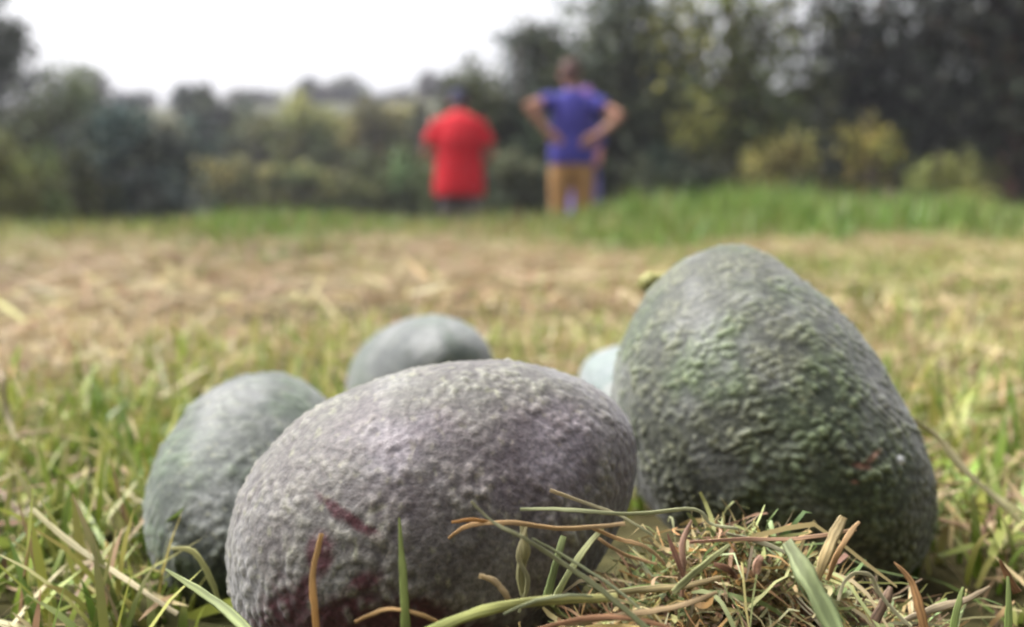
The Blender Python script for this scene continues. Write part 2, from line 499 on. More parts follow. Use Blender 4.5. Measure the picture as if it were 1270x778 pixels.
def dryness(x, y):
    """share of dead, mown stalks over the meadow"""
    d = 0.42 + 2.2 * (fbm(x * 3.2 + 11, y * 2.2 + 4) - 0.5)
    d = d + (0.06 + 0.26 * sstep(0.35, -0.1, x / np.maximum(y, 0.1))) * sstep(0.65, 0.95, y) * sstep(2.3, 1.6, y)                       # raked band of hay
    d = d + 0.33 * sstep(0.30, 0.5, y) * sstep(1.2, 0.8, y)
    d = d - 0.33 * sstep(0.02, -0.06, x + 0.25 * (y - 0.25)) * sstep(0.55, 0.35, y)   # fresh grass beside the left fruit
    d = d - 0.12 * sstep(0.08, 0.2, x) * sstep(0.7, 0.5, y)
    return np.clip(d, 0.04, 0.97)

foot = []
for kq, q in AVOS.items():
    c, a, b_, e = frame(q)
    foot.append((c, a, q[5], q[6]))
def outside(P, grow=1.0):
    ok = np.ones(len(P), bool)
    for c, a, L, Rr in foot:
        ah = np.array([a[0], a[1], 0.0]); hl = np.linalg.norm(ah)
        if hl > 1e-4: ah /= hl
        d = P - c; d[:, 2] = 0
        al = d @ ah
        pe = np.abs(d @ np.array([-ah[1], ah[0], 0]))
        La = math.hypot(L * hl, Rr * math.sqrt(max(0, 1 - hl * hl)))
        ok &= ((al / (La * 0.80 * grow)) ** 2 + (pe / (Rr * 0.80 * grow)) ** 2) > 1
    return ok

def scatter(n_, y0, y1, slope=0.75, pad=0.15, power=1.0):
    y = y0 + (y1 - y0) * rng.random(n_) ** power
    half = slope * np.maximum(y, 0) + pad
    x = (rng.random(n_) * 2 - 1) * half
    return x, y

def grass_layer(name, n_, y0, y1, lmin, lmax, wid, power, label, lie=0.25, seg=3):
    x, y = scatter(n_, y0, y1, power=power)
    cl = fbm(x * 22 + 3, y * 22)                                    # tussocks
    keep = rng.random(n_) < (0.35 + 1.1 * cl)
    x, y, cl = x[keep], y[keep], cl[keep]
    B = np.stack([x, y, height(x, y) - 0.002], 1)
    ok = outside(B, 1.13)
    s_ = px_of(B)
    # mown low in front of the fruits where the clippings lie
    frontz = (y < 0.21) & (x > -0.075) & (x < 0.115)
    ok &= ~((y < 0.150 + 0.02 * rng.random(len(y))) & (np.abs(x) < 0.16)) & ~(frontz & (rng.random(len(x)) < 0.8))
    ok &= np.hypot(x - 0.031, y - 0.222) > 0.03                    # the tight gap where two fruits touch
    ok &= ~((y > 0.16) & (y < 0.215) & (x > 0.02) & (x < 0.11) & (rng.random(len(x)) < 0.9))
    B, x, y, cl, frontz = B[ok], x[ok], y[ok], cl[ok], frontz[ok]
    n_ = len(B)
    dr = dryness(x, y)
    dead = rng.random(n_) < dr
    cols = np.where(dead[:, None], pick(STRAWS, n_) * BROWN(x, y), pick(GREENS, n_))
    tip = np.where((rng.random(n_) < 0.35)[:, None], pick(STRAWS, n_), cols)
    L_ = (lmin + (lmax - lmin) * rng.random(n_) ** 1.6) * (0.7 + 0.6 * cl) * np.where(dead, 0.85, 1.0)
    L_ = np.where(frontz, L_ * 0.4, L_)
    flat = dead & (rng.random(n_) < 0.55) | (rng.random(n_) < lie * 0.4)
    th0 = np.where(flat, R(72) + rng.normal(size=n_) * 0.14, np.abs(rng.normal(size=n_)) * 0.38)
    curl = np.where(flat, rng.normal(size=n_) * 0.25 + 0.1, rng.random(n_) * 1.0)
    B[:, 2] += np.where(flat, 0.003 + 0.010 * rng.random(n_), 0)
    wd = wid * (0.5 + rng.random(n_)) * np.where(dead, 0.65, 1.0)
    V, f, C = blades(B, rng.random(n_) * 6.283, L_, th0, curl, wd, cols, seg=seg, tipcol=tip, side_tilt=rng.normal(size=n_) * 0.5)
    o = link(name, np_mesh(name, V, f, C), M_GRASS)
    tag(o, label, 'grass', kind='stuff')
    return o

grass_layer('lawn_grass', 27000, 0.10, 0.62, 0.014, 0.037, 0.0022, 0.75, 'short green and straw coloured grass around the avocados', seg=4)
grass_layer('mown_grass', 60000, 0.55, 3.0, 0.010, 0.034, 0.0034, 0.62, 'mown patchy grass and dry hay stretching behind the avocados')
grass_layer('rough_grass', 42000, 2.3, 6.5, 0.03, 0.10, 0.006, 0.8, 'rougher grass at the end of the mown strip', seg=2)

# straws lying loose on the mown strip
def loose(n_, y0, y1, power, lr, wr, zr):
    x, y = scatter(n_, y0, y1, power=power)
    keep = rng.random(n_) < dryness(x, y) ** 1.2 + 0.04
    x, y = x[keep], y[keep]
    B = np.stack([x, y, height(x, y) + zr[0] + (zr[1] - zr[0]) * rng.random(len(x)) ** 1.6], 1)
    ok = outside(B, 1.35) & ~((y < 0.2) & (np.abs(x - 0.02) < 0.10)) & ~((y < 0.30) & (np.abs(x - 0.035) < 0.03))
    B = B[ok]; n_ = len(B)
    cols = pick(STRAWS, n_, 0.25) * BROWN(B[:, 0], B[:, 1])
    return blades(B, rng.random(n_) * 6.283, lr[0] + (lr[1] - lr[0]) * rng.random(n_) ** 2, R(86) + rng.normal(size=n_) * 0.16,
                  rng.normal(size=n_) * 0.25, wr * (0.5 + rng.random(n_)), cols, seg=3, side_tilt=rng.normal(size=n_) * 0.4)
V, f, C = loose(9000, 0.2, 0.7, 0.8, (0.012, 0.05), 0.0014, (0.004, 0.020))
V2, f2, C2 = loose(60000, 0.6, 3.4, 0.65, (0.02, 0.09), 0.0026, (0.008, 0.035))
o = link('loose_hay', np_mesh('loose_hay', np.concatenate([V, V2]), np.concatenate([f, f2 + len(V)]), np.concatenate([C, C2])), M_HAY)
tag(o, 'dry brown hay raked loosely over the mown lawn', 'hay', kind='stuff')

# tall grass at the end of the mown strip
def tall_grass():
    n_ = 90000
    x, y = scatter(n_, 1.4, 7.0, slope=0.75, pad=0.4, power=1.0)
    pxx = CX + F * x / y
    lush = np.interp(pxx, [0, 120, 200, 300, 420, 520, 640, 720, 800, 1000, 1150, 1270], [0.3, 0.35, 0.6, 0.95, 0.8, 0.45, 0.4, 0.7, 0.95, 1.0, 0.9, 0.75])
    lush = lush + 0.6 * (fbm(x * 1.5 + 20, y * 1.5) - 0.5)
    start = np.interp(pxx, [0, 150, 260, 420, 520, 660, 780, 1000, 1270], [2.3, 2.0, 1.65, 1.7, 2.3, 2.4, 2.0, 2.1, 2.5]) + 0.9 * (fbm(x * 1.8, y * 0.6 + 3) - 0.5)
    keep = (rng.random(n_) < sstep(start - 0.35, start + 0.55, y)) & (rng.random(n_) < 0.45 + 0.6 * lush)
    # trodden grass where the people stand
    for X_, Y_ in ((-0.45, 7.5), (0.53, 8.0), (0.75, 8.7)):
        keep &= np.hypot(x - X_, y - Y_) > 0.35
    x, y, lush = x[keep], y[keep], lush[keep]
    n_ = len(x)
    pxx2 = CX + F * x / y
    B = np.stack([x, y, height(x, y)], 1)
    green = rng.random(n_) < np.clip(lush * 0.95, 0.12, 0.95)
    G = np.array([(0.12, 0.21, 0.035), (0.16, 0.26, 0.05), (0.09, 0.16, 0.03), (0.19, 0.25, 0.06)])
    S = np.array([(0.27, 0.22, 0.10), (0.21, 0.16, 0.08), (0.24, 0.23, 0.09)])
    cols = np.where(green[:, None], pick(G, n_), pick(S, n_))
    hmax = (0.040 + 0.10 * sstep(1.8, 4.0, y) + 0.18 * sstep(4.0, 6.5, y)) * (0.70 + 0.5 * lush.clip(0, 1.1)) * np.interp(pxx2, [0, 180, 330, 520, 740, 800, 1270], [0.75, 0.8, 0.95, 0.85, 0.9, 1.1, 1.0]) * (0.6 + 0.8 * fbm(x * 5, y * 5))
    L_ = hmax * (0.45 + 0.75 * rng.random(n_)) * (0.8 + 0.35 * lush.clip(0, 1))
    V, f, C = blades(B, rng.random(n_) * 6.283, L_, np.abs(rng.normal(size=n_)) * 0.16, rng.random(n_) * 0.7, 0.007 * (0.6 + rng.random(n_)), cols, seg=3)
    o = link('tall_grass', np_mesh('tall_grass', V, f, C), M_GRASS)
    tag(o, 'taller unmown grass between the lawn and the trees', 'tall grass', kind='stuff')
tall_grass()
def far_grass():
    n_ = 26000
    x, y = scatter(n_, 7.0, 26, slope=0.7, pad=0.5, power=1.0)
    keep = np.ones(n_, bool)
    for X_, Y_ in ((-0.45, 7.5), (0.53, 8.0), (0.75, 8.7)):
        keep &= np.hypot(x - X_, y - Y_) > 0.3
    x, y = x[keep], y[keep]; n_ = len(x)
    B = np.stack([x, y, height(x, y)], 1)
    G = np.array([(0.10, 0.15, 0.04), (0.15, 0.18, 0.06), (0.20, 0.18, 0.09), (0.09, 0.13, 0.04)])
    V, f, C = blades(B, rng.random(n_) * 6.283, (0.2 + 0.35 * rng.random(n_)), np.abs(rng.normal(size=n_)) * 0.2, rng.random(n_) * 0.6, 0.014 * (0.6 + rng.random(n_)), pick(G, n_), seg=2)
    o = link('meadow_grass', np_mesh('meadow_grass', V, f, C), M_GRASS)
    tag(o, 'dull green meadow grass under the trees', 'meadow grass', kind='stuff')
far_grass()

# ------------------------------------------------------------------ trees and shrubs
def tree(name, label, px, top, d, width_px, colour, leaves=6000, leaf=0.07, base_py=None, cat='tree', group=None, trunk_r=None, bottom=0.12,
         lean=0.0, clumps=34, bark=None, flat=False, seed=None, mat=None, at=None):
    """tree rooted on the terrain d metres away; px, top and width_px say how wide and tall it reads"""
    leaf = leaf * 1.55; leaves = int(leaves * 0.62)
    rg = np.random.default_rng(seed if seed is not None else int(px * 7 + d * 131 + top) % 99991)
    X = (px - CX) / F * d
    Y = d
    z0 = hz(X, Y)
    ztop = CAM_H + (262 - top) / F * d
    H = ztop - z0
    W_ = width_px / F * d / 2
    if at:
        X, Y, H, W_ = at; z0 = hz(X, Y)
    root = empty(name, (X, Y, z0 - 0.03), rg.random() * 6.28)
    tag(root, label, cat, group)
    tr = trunk_r or max(0.02, 0.022 * H)
    cz = H * (0.5 + bottom / 2)
    rz_ = H * (1 - bottom) / 2
    # clump centres inside an uneven crown
    cs = []
    while len(cs) < clumps:
        p = rg.normal(size=3); p /= np.linalg.norm(p)
        rr = rg.random() ** 0.45
        p = p * rr
        if flat: p[2] = abs(p[2]) * 0.8 + 0.1
        bump = 0.78 + 0.35 * math.sin(3 * math.atan2(p[1], p[0]) + seed_phase(rg)) * rg.random()
        cs.append(np.array([p[0] * W_ * bump, p[1] * W_ * bump, cz + p[2] * rz_ * 0.93]))
    cs = np.array(cs)
    # limbs: trunk and one bough to every third clump
    vs, fs = [], []
    def add(path, radii, seg):
        v, f_ = tube_mesh(path, radii, seg)
        o_ = len(vs); vs.extend(v); fs.extend([tuple(i + o_ for i in g) for g in f_])
    crook = lambda t: Vector((0.06 * H * math.sin(3.1 * t + px) * t + lean * t * H, 0.05 * H * math.sin(2.3 * t + d) * t, t * H))
    add([crook(t) for t in (0, 0.12, 0.3, 0.5, 0.7, 0.85)], [tr * 1.25, tr, tr * 0.85, tr * 0.65, tr * 0.4, tr * 0.15], 8)
    for k in range(0, clumps, 3):
        c = Vector(cs[k]); t = min(0.75, max(0.1, (c.z / H) * 0.6))
        p0 = crook(t); mid = p0.lerp(c, 0.5) + Vector((0, 0, 0.06 * H))
        add([p0, mid, c], [tr * 0.4, tr * 0.25, tr * 0.08], 5)
    me = bpy.data.meshes.new('trunk'); me.from_pydata(vs, [], fs)
    me.polygons.foreach_set('use_smooth', np.ones(len(me.polygons), dtype=bool))
    link('trunk', me, bark or M_BARK, root)
    # leaves
    idx = rg.integers(0, clumps, leaves)
    sc = (0.15 + 0.12 * rg.random(clumps))
    g = rg.normal(size=(leaves, 3)) * 0.62
    ln = np.linalg.norm(g, axis=1); g *= np.minimum(1, 1.35 / np.maximum(ln, 1e-6))[:, None]
    size_c = np.stack([W_ * sc * 1.35, W_ * sc * 1.35, np.minimum(rz_ * sc * 1.25, W_ * sc * 1.6)], 1)
    if flat: size_c[:, 2] *= 0.8
    Pc = cs[idx] + g * size_c[idx]
    Pc[:, 2] = np.maximum(Pc[:, 2], 0.02)
    ax = rg.normal(size=(leaves, 3)); ax[:, 2] -= 0.3; ax /= np.linalg.norm(ax, axis=1)[:, None]
    sd_ = np.cross(ax, rg.normal(size=(leaves, 3))); sd_ /= np.linalg.norm(sd_, axis=1)[:, None]
    ll = leaf * (0.6 + 0.8 * rg.random(leaves)); lw = ll * 0.42
    V = np.stack([Pc, Pc + ax * (ll * 0.5)[:, None] + sd_ * (lw * 0.5)[:, None], Pc + ax * ll[:, None], Pc + ax * (ll * 0.5)[:, None] - sd_ * (lw * 0.5)[:, None]], 1)
    ccl = (0.35 + 1.9 * rg.random(clumps) ** 2)[idx]
    hue = (rg.normal(size=clumps) * 0.10)[idx]
    v_ = ccl * (1 + 0.22 * rg.normal(size=leaves)).clip(0.4, 1.7)
    C = np.stack([v_ * (1 + hue), v_, v_ * (1 - hue * 0.6)], 1)
    C = np.repeat(C[:, None, :], 4, 1)
    f = np.arange(leaves * 4).reshape(-1, 4)
    o = link('crown', np_mesh('crown', V.reshape(-1, 3), f, C.reshape(-1, 3), smooth=False), mat or M_LEAF, root)
    o.color = (colour[0] * 1.75, colour[1] * 1.75, colour[2] * 1.25, 1)
    return root

def seed_phase(rg):
    return rg.random() * 6.28

G1 = (0.055, 0.075, 0.040); G2 = (0.040, 0.058, 0.040); DK = (0.016, 0.021, 0.016); OL = (0.085, 0.090, 0.045); YL = (0.20, 0.16, 0.045); PG = (0.12, 0.15, 0.06)
FAR = 'small far trees along the ridge'
# left edge; tree leaf colours paler and bluer, standing in for sky glare
tree('leafy_tree', 'tall green tree at the end of the left thicket, reaching into the sky', -25, -120, 13, 170, (0.05, 0.062, 0.062), 11000, 0.09, clumps=44)
tree('leafy_tree', 'rounded mid green tree beside the tall tree of the left thicket', 75, 82, 14, 160, (0.075, 0.092, 0.072), 8000, 0.085, bottom=0.0)
tree('leafy_tree', 'dark bluish green tree with low dense crown facing the meadow', 175, 118, 12, 170, (0.036, 0.050, 0.058), 9000, 0.08, bottom=0.0)
tree('shrub', 'dark low shrub at the foot of the bluish tree', 215, 205, 10.5, 95, (0.034, 0.042, 0.050), 4200, 0.07, cat='shrub', bottom=0.0)
tree('shrub', 'yellowish green bush in front of the tall left tree', 25, 165, 10, 120, (0.085, 0.095, 0.045), 5200, 0.07, cat='shrub', bottom=0.0)
tree('shrub', 'grey green bush growing under the rounded tree', 105, 190, 11, 110, (0.06, 0.07, 0.045), 4500, 0.07, cat='shrub', bottom=0.0)
# slope in the middle
tree('slope_tree', 'dark upright tree standing alone on the slope', 268, 112, 34, 90, (0.035, 0.045, 0.035), 4500, 0.2, bottom=0.0)
tree('slope_tree', 'olive tree with broad crown in front of the ridge', 390, 112, 24, 110, OL, 6000, 0.15, bottom=0.0)
tree('slope_tree', 'pale olive tree between the broad one and the red shirt', 465, 128, 26, 110, (0.10, 0.095, 0.05), 5500, 0.15, bottom=0.0)
tree('slope_tree', 'grey green tree between the lone dark tree and the broad olive one', 330, 140, 27, 90, (0.08, 0.085, 0.05), 4500, 0.15, bottom=0.0)
tree('slope_tree', 'dull green tree on the slope just beside the red shirt', 512, 132, 32, 70, (0.075, 0.08, 0.055), 4500, 0.17, bottom=0.0)
tree('slope_tree', 'small brownish tree at the left foot of the slope', 222, 150, 26, 70, (0.085, 0.08, 0.05), 4000, 0.15, bottom=0.0)
for px, top, wd, lb in ((285, 190, 110, 'brownish scrub bush below the lone dark tree'), (365, 200, 120, 'dull green scrub bush below the broad olive tree'), (445, 190, 120, 'olive scrub bush below the pale olive tree'), (515, 175, 90, 'dark scrub bush at the shoulder of the red shirt')):
    tree('scrub_bush', lb, px, top, 17, wd, (0.09 - 0.0001 * (px - 285), 0.085, 0.048), 3800, 0.11, cat='bush', bottom=0.0)
# ridge
for px, top, wd, fl, lb in ((120, 84, 60, True, 'wide far tree rising behind the left thicket'), (175, 108, 50, True, 'faint far tree next to the wide one behind the thicket'),
        (245, 108, 40, False, 'small round far tree at the left end of the bare ridge'), (318, 104, 70, True, 'wide low far tree in the middle of the ridge'),
        (388, 100, 36, False, 'narrow far tree poking over the broad olive crown'), (430, 91, 56, True, 'tallest far tree on the ridge'),
        (540, 88, 60, True, 'far spreading tree where the ridge meets the dark woods'), (490, 116, 50, False, 'low far tree on the ridge above the pale olive tree')):
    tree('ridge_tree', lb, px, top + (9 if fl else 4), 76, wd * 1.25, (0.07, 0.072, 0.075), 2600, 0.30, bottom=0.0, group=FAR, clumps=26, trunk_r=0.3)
# dark wood on the right
tree('wood_tree', 'loose edge tree of the dark wood above the red shirt', 592, 82, 12.5, 120, (0.05, 0.06, 0.042), 7000, 0.09, bottom=0.0)
tree('wood_tree', 'dark tree filling the gap between the two standing people', 655, 18, 13, 130, (0.04, 0.05, 0.04), 9000, 0.09, bottom=0.0)
tree('wood_tree', 'big dark green tree behind the blue shirt', 770, -70, 12.5, 270, (0.034, 0.044, 0.034), 11500, 0.10, bottom=0.02, clumps=52)
tree('wood_tree', 'big tree with lighter yellow green sprays next to the big dark tree', 900, -110, 11.5, 260, (0.080, 0.092, 0.036), 6200, 0.095, bottom=0.10, clumps=36)
tree('wood_tree', 'very dark tree right behind the yellow leaved sapling', 1075, -140, 12, 330, DK, 8200, 0.10, bottom=0.02, clumps=44)
tree('wood_tree', 'very dark tree overhanging the red-brown trunk', 1252, -190, 10, 430, (0.015, 0.018, 0.015), 14500, 0.10, bottom=0.26, clumps=64, trunk_r=0.11, bark=M_BARK_RED, lean=0.015)
tree('wood_tree', 'dark tree at the far end of the wood beyond the red-brown trunk', 1390, -150, 11, 300, DK, 12000, 0.10, bottom=0.0, clumps=44)
tree('shrub', 'bluish dark shrub to the right of the blue shirt', 845, 165, 9.8, 130, (0.040, 0.052, 0.042), 6000, 0.07, cat='shrub', bottom=0.0)
tree('shrub', 'dark shrub between the red and blue shirts', 640, 170, 10.2, 110, (0.036, 0.044, 0.036), 5000, 0.07, cat='shrub', bottom=0.0)
tree('shrub', 'yellowing bush with ochre leaves under the wood edge', 955, 150, 9.6, 120, (0.10, 0.092, 0.042), 2600, 0.065, cat='shrub', bottom=0.0, clumps=26)
tree('shrub', 'low dark shrub at the foot of the yellowing bush', 985, 205, 9.0, 90, (0.05, 0.05, 0.035), 3600, 0.06, cat='shrub', bottom=0.0)
tree('sapling', 'yellow leaved sapling in front of the very dark tree', 1075, 110, 9.4, 80, (0.14, 0.125, 0.05), 700, 0.07, cat='sapling', bottom=0.35, clumps=14)
tree('sapling', 'pale green sapling growing beside the yellow leaved sapling', 1160, 160, 9.2, 120, (0.13, 0.14, 0.06), 1300, 0.07, cat='sapling', bottom=0.15, clumps=16)
tree('shrub', 'dark leafy shrub at the foot of the pale green sapling', 1150, 185, 10.5, 190, (0.025, 0.030, 0.024), 5200, 0.07, cat='shrub', bottom=0.0)
tree('shrub', 'olive shrub beside the red-brown trunk', 1225, 190, 9.6, 60, (0.09, 0.10, 0.05), 1800, 0.06, cat='shrub', bottom=0.0)
# unseen trees added behind the camera to keep low light off the fruits
for i_, (X_, Y_, H_) in enumerate(((-1.7, -2.6, 4.6), (0.5, -2.4, 4.9), (2.6, -2.7, 4.5))):
    tree('added_shade_tree', ('broad unseen tree added at the open lawn, between two others', 'middle unseen tree added for shading the lawn', 'unseen tree added at the wood side of the lawn')[i_], 400 + 50 * i_, 0, 5 + i_, 100, (0.05, 0.065, 0.035), 7000, 0.16,
         group='unseen trees added for shading the lawn', bottom=0.06, clumps=40, at=(X_, Y_, H_, 1.6))
# backing of the wood
for px, d_, top in ((700, 17, 40), (820, 18, 70), (960, 17, 110), (1100, 18, 60), (1260, 16, 60)):
    tree('deep_wood_tree', ('shaded tree deep in the wood behind the blue shirt', 'shaded tree deep in the wood behind the bluish dark shrub', 'shaded tree deep in the wood behind the yellowing bush', 'shaded tree deep in the wood behind the yellow leaved sapling', 'shaded tree deep in the wood behind the red-brown trunk')[round((px - 700) / 140)], px, top, d_, 240, (0.028, 0.035, 0.028), 9000, 0.14, bottom=0.0, group='trees deep inside the wood', clumps=40)

# ------------------------------------------------------------------ people
def mat_plain(name, c, rough=0.8, var=0.12, scale=20):
    return noise_mat(name, tuple(v * (1 - var) for v in c), tuple(v * (1 + var) for v in c), scale, rough, 0.3, 14, bump_dist=0.02)

def rings(path, seg=16):
    """horizontal elliptical rings (x, y, z, rx, ry)"""
    vs, fs = [], []
    for (x, y, z, rx, ry) in path:
        for k in range(seg):
            an = 2 * math.pi * k / seg
            vs.append((x + rx * math.cos(an), y + ry * math.sin(an), z))
    m = len(path)
    for i in range(m - 1):
        for k in range(seg):
            k2 = (k + 1) % seg
            fs.append((i * seg + k, i * seg + k2, (i + 1) * seg + k2, (i + 1) * seg + k))
    fs.append(tuple(range(seg - 1, -1, -1)))
    fs.append(tuple((m - 1) * seg + k for k in range(seg)))
    return vs, fs

def ball(cn, r, seg=14, rg_=9):
    path = []
    for i in range(rg_ + 1):
        t = math.pi * (i + 0.02 * (i == 0) - 0.02 * (i == rg_)) / rg_
        path.append((cn[0], cn[1], cn[2] - r[2] * math.cos(t), max(1e-3, r[0] * math.sin(t)), max(1e-3, r[1] * math.sin(t))))
    return rings(path, seg)

def weld(name, pieces, voxel, mat, parent, smooth=4):
    """join overlapping pieces into one continuous skin"""
    vs, fs = [], []
    for v, f in pieces:
        o_ = len(vs); vs.extend(v); fs.extend([tuple(i + o_ for i in g) for g in f])
    me = bpy.data.meshes.new(name + '_raw'); me.from_pydata([tuple(v) for v in vs], [], fs)
    tmp = bpy.data.objects.new(name + '_raw', me); col.objects.link(tmp)
    md = tmp.modifiers.new('r', 'REMESH'); md.mode = 'VOXEL'; md.voxel_size = voxel
    sm = tmp.modifiers.new('s', 'SMOOTH'); sm.iterations = smooth; sm.factor = 0.5
    dg = bpy.context.evaluated_depsgraph_get()
    res = bpy.data.meshes.new_from_object(tmp.evaluated_get(dg))
    res.name = name
    bpy.data.objects.remove(tmp); bpy.data.meshes.remove(me)
    res.polygons.foreach_set('use_smooth', np.ones(len(res.polygons), dtype=bool))
    return link(name, res, mat, parent)

def limb(pts, rad, seg=12):
    # finer path so that joints bend softly
    P = [Vector(p) for p in pts]; out_p, out_r = [], []
    for i in range(len(P) - 1):
        for s in range(4):
            t = s / 4
            out_p.append(P[i].lerp(P[i + 1], t)); out_r.append(rad[i] * (1 - t) + rad[i + 1] * t)
    out_p.append(P[-1]); out_r.append(rad[-1])
    return tube_mesh(out_p, out_r, seg)

def hand(wrist, direc, palm_n, s=1.0, curl=0.5, thumb=1):
    """palm and five unequal bent fingers"""
    w_ = Vector(wrist); d_ = Vector(direc).normalized(); n_ = Vector(palm_n).normalized()
    n_ = (n_ - d_ * n_.dot(d_)).normalized(); sd_ = d_.cross(n_)
    out_ = []
    palm = [w_ + d_ * t for t in (0, 0.03, 0.06, 0.085)]
    for off in (-0.028, -0.009, 0.010, 0.028):
        out_.append(tube_mesh([w_ + sd_ * off * 0.6 - d_ * 0.01] + [p + sd_ * off for p in palm[1:]], [0.016, 0.016, 0.015, 0.012], 8))
    for k, (off, ln) in enumerate(((-0.031, 0.058), (-0.011, 0.074), (0.010, 0.080), (0.030, 0.070))):
        p0 = w_ + d_ * 0.082 + sd_ * off
        d1 = d_ + n_ * curl * 0.4; d2 = d_ + n_ * curl; d3 = d_ * 0.6 + n_ * curl * 1.3
        p1 = p0 + d1.normalized() * ln * 0.42; p2 = p1 + d2.normalized() * ln * 0.33; p3 = p2 + d3.normalized() * ln * 0.25
        out_.append(tube_mesh([p0 - d_ * 0.02, p0, p1, p2, p3], [0.009, 0.009, 0.0085, 0.0078, 0.005], 8))
    b0 = w_ + d_ * 0.025 + sd_ * 0.026 * thumb
    b1 = b0 + (sd_ * thumb + d_ * 0.7 + n_ * 0.3).normalized() * 0.04
    b2 = b1 + (sd_ * thumb * 0.5 + d_ + n_ * 0.4).normalized() * 0.03
    out_.append(tube_mesh([b0 - d_ * 0.01, b0, b1, b2], [0.013, 0.013, 0.0105, 0.006], 8))
    return out_

def person(label, loc, rz, H, shirt, pants, skin, hat, arms, wide=1.0, hem=0.88, head=(0, 0.02, 1.635), tilt=0.0, cap=True, loose_=1.0, short=False):
    s = H / 1.75
    root = empty('person', loc, rz)
    root.scale = (s, s, s)
    tag(root, label, 'person', 'people standing with their backs to the meadow')
    hx, hy, hz_ = head
    body = []
    # trunk
    body.append(rings([(0, 0, 0.86, 0.155 * wide, 0.10 * wide), (0, 0, 0.95, 0.165 * wide, 0.112 * wide), (0, 0, 1.08, 0.138 * wide, 0.098 * wide), (0, 0, 1.25, 0.155 * wide, 0.108 * wide),
                       (0, 0, 1.38, 0.172 * wide, 0.10 * wide), (0, 0, 1.46, 0.13 * wide, 0.075), (0, 0, 1.50, 0.062, 0.062)]))
    body.append(limb([(0, 0, 1.45), (0, hy * 0.45, 1.52), (hx * 0.7, hy * 0.9, hz_ - 0.06)], [0.062, 0.056, 0.055]))
    # head: skull, jaw, nose, brow, ears
    ht = Matrix.Translation((hx, hy, hz_)) @ Matrix.Rotation(-tilt, 4, 'X')
    def hp(v): return tuple(ht @ Vector(v))
    sk, skf = ball((0, 0, 0.015), (0.076, 0.095, 0.105)); body.append(([hp(v) for v in sk], skf))
    jw, jwf = ball((0, 0.03, -0.055), (0.055, 0.062, 0.062)); body.append(([hp(v) for v in jw], jwf))
    ns, nsf = ball((0, 0.098, -0.018), (0.013, 0.020, 0.024)); body.append(([hp(v) for v in ns], nsf))
    mo, mof = ball((0, 0.086, -0.062), (0.024, 0.010, 0.010)); body.append(([hp(v) for v in mo], mof))
    for sx in (-1, 1):
        er, erf = ball((sx * 0.079, -0.005, -0.012), (0.010, 0.020, 0.032)); body.append(([hp(v) for v in er], erf))
        body.append(limb([(sx * 0.088, 0, 0.90), (sx * 0.10, 0.01, 0.48), (sx * 0.105, -0.02, 0.09)], [0.080 * min(1, wide), 0.052 * min(1, wide), 0.040]))
        ar = arms[sx]
        body.append(limb([(sx * 0.165 * wide, 0, 1.41), ar[0], ar[1]], [0.052, 0.042, 0.029]))
        body.extend(hand(ar[1], ar[2], ar[3], curl=ar[4], thumb=ar[5]))
    weld('body', body, 0.009, skin, root, 3)
    # eyes
    for sx in (-1, 1):
        v, f = ball(hp((sx * 0.030, 0.082, 0.002)), (0.011, 0.009, 0.009), 8, 6)
        me = bpy.data.meshes.new('eye'); me.from_pydata(v, [], f); link('eye', me, M_EYE, root)
    # shirt
    g = 1.0 + 0.12 * loose_
    sh = [rings([(0, 0, hem, 0.185 * wide * g, 0.135 * wide * g), (0, 0, hem + 0.1, 0.188 * wide * g, 0.138 * wide * g), (0, 0, 1.10, 0.168 * wide * g, 0.122 * wide * g), (0, 0, 1.25, 0.176 * wide * g, 0.126 * wide * g),
                 (0, 0, 1.37, 0.188 * wide, 0.118 * wide), (0, 0, 1.45, 0.16 * wide, 0.095), (0, hy * 0.2, 1.50, 0.082, 0.080), (0, hy * 0.3, 1.515, 0.072, 0.072)])]
    for sx in (-1, 1):
        ar = arms[sx]; p0 = Vector((sx * 0.15 * wide, 0, 1.415)); p1 = Vector(ar[0])
        sh.append(limb([p0, p0.lerp(p1, 0.5), p0.lerp(p1, ar[6])], [0.078, 0.074, 0.072 + 0.008 * loose_]))
    weld('shirt', sh, 0.011, shirt, root, 4)
    # trousers
    tr = [rings([(0, 0, 0.80, 0.165 * wide, 0.115 * wide), (0, 0, 0.90, 0.178 * wide, 0.124 * wide), (0, 0, 1.0, 0.166 * wide, 0.115 * wide)])]
    for sx in (-1, 1):
        tr.append(limb([(sx * 0.09, 0, 0.90), (sx * 0.098, 0, 0.75), (sx * 0.105, 0.012, 0.48), (sx * 0.108, -0.015, 0.07)], [0.10 * wide, 0.098 * wide, 0.078, 0.068]))
    weld('trousers', tr, 0.012, pants, root, 4)
    for sx in (-1, 1):
        v, f = rings([(sx * 0.108, 0.035, 0.0, 0.048, 0.135), (sx * 0.108, 0.035, 0.03, 0.05, 0.138), (sx * 0.108, 0.02, 0.065, 0.044, 0.105), (sx * 0.108, -0.025, 0.10, 0.042, 0.05)])
        weld('shoe', [(v, f)], 0.01, M_SHOE, root, 2)
    # cap or hair
    hr = []
    v, f = ball((0, -0.012, 0.045), (0.085, 0.100, 0.090)); hr.append(([hp(p) for p in v], f))
    if cap:
        v, f = rings([(0, 0.105, 0.040, 0.062, 0.070), (0, 0.105, 0.052, 0.058, 0.066)]); hr.append(([hp(p) for p in v], f))
        weld('cap', hr, 0.008, hat, root, 2)
        v, f = ball((0, -0.050, -0.045), (0.066, 0.055, 0.075)); weld('hair', [([hp(p) for p in v], f)], 0.008, M_DARKHAIR, root, 2)
    else:
        v, f = ball((0, -0.045, -0.02), (0.070, 0.060, 0.060)); hr.append(([hp(p) for p in v], f))
        weld('hair', hr, 0.008, hat, root, 2)
    return root

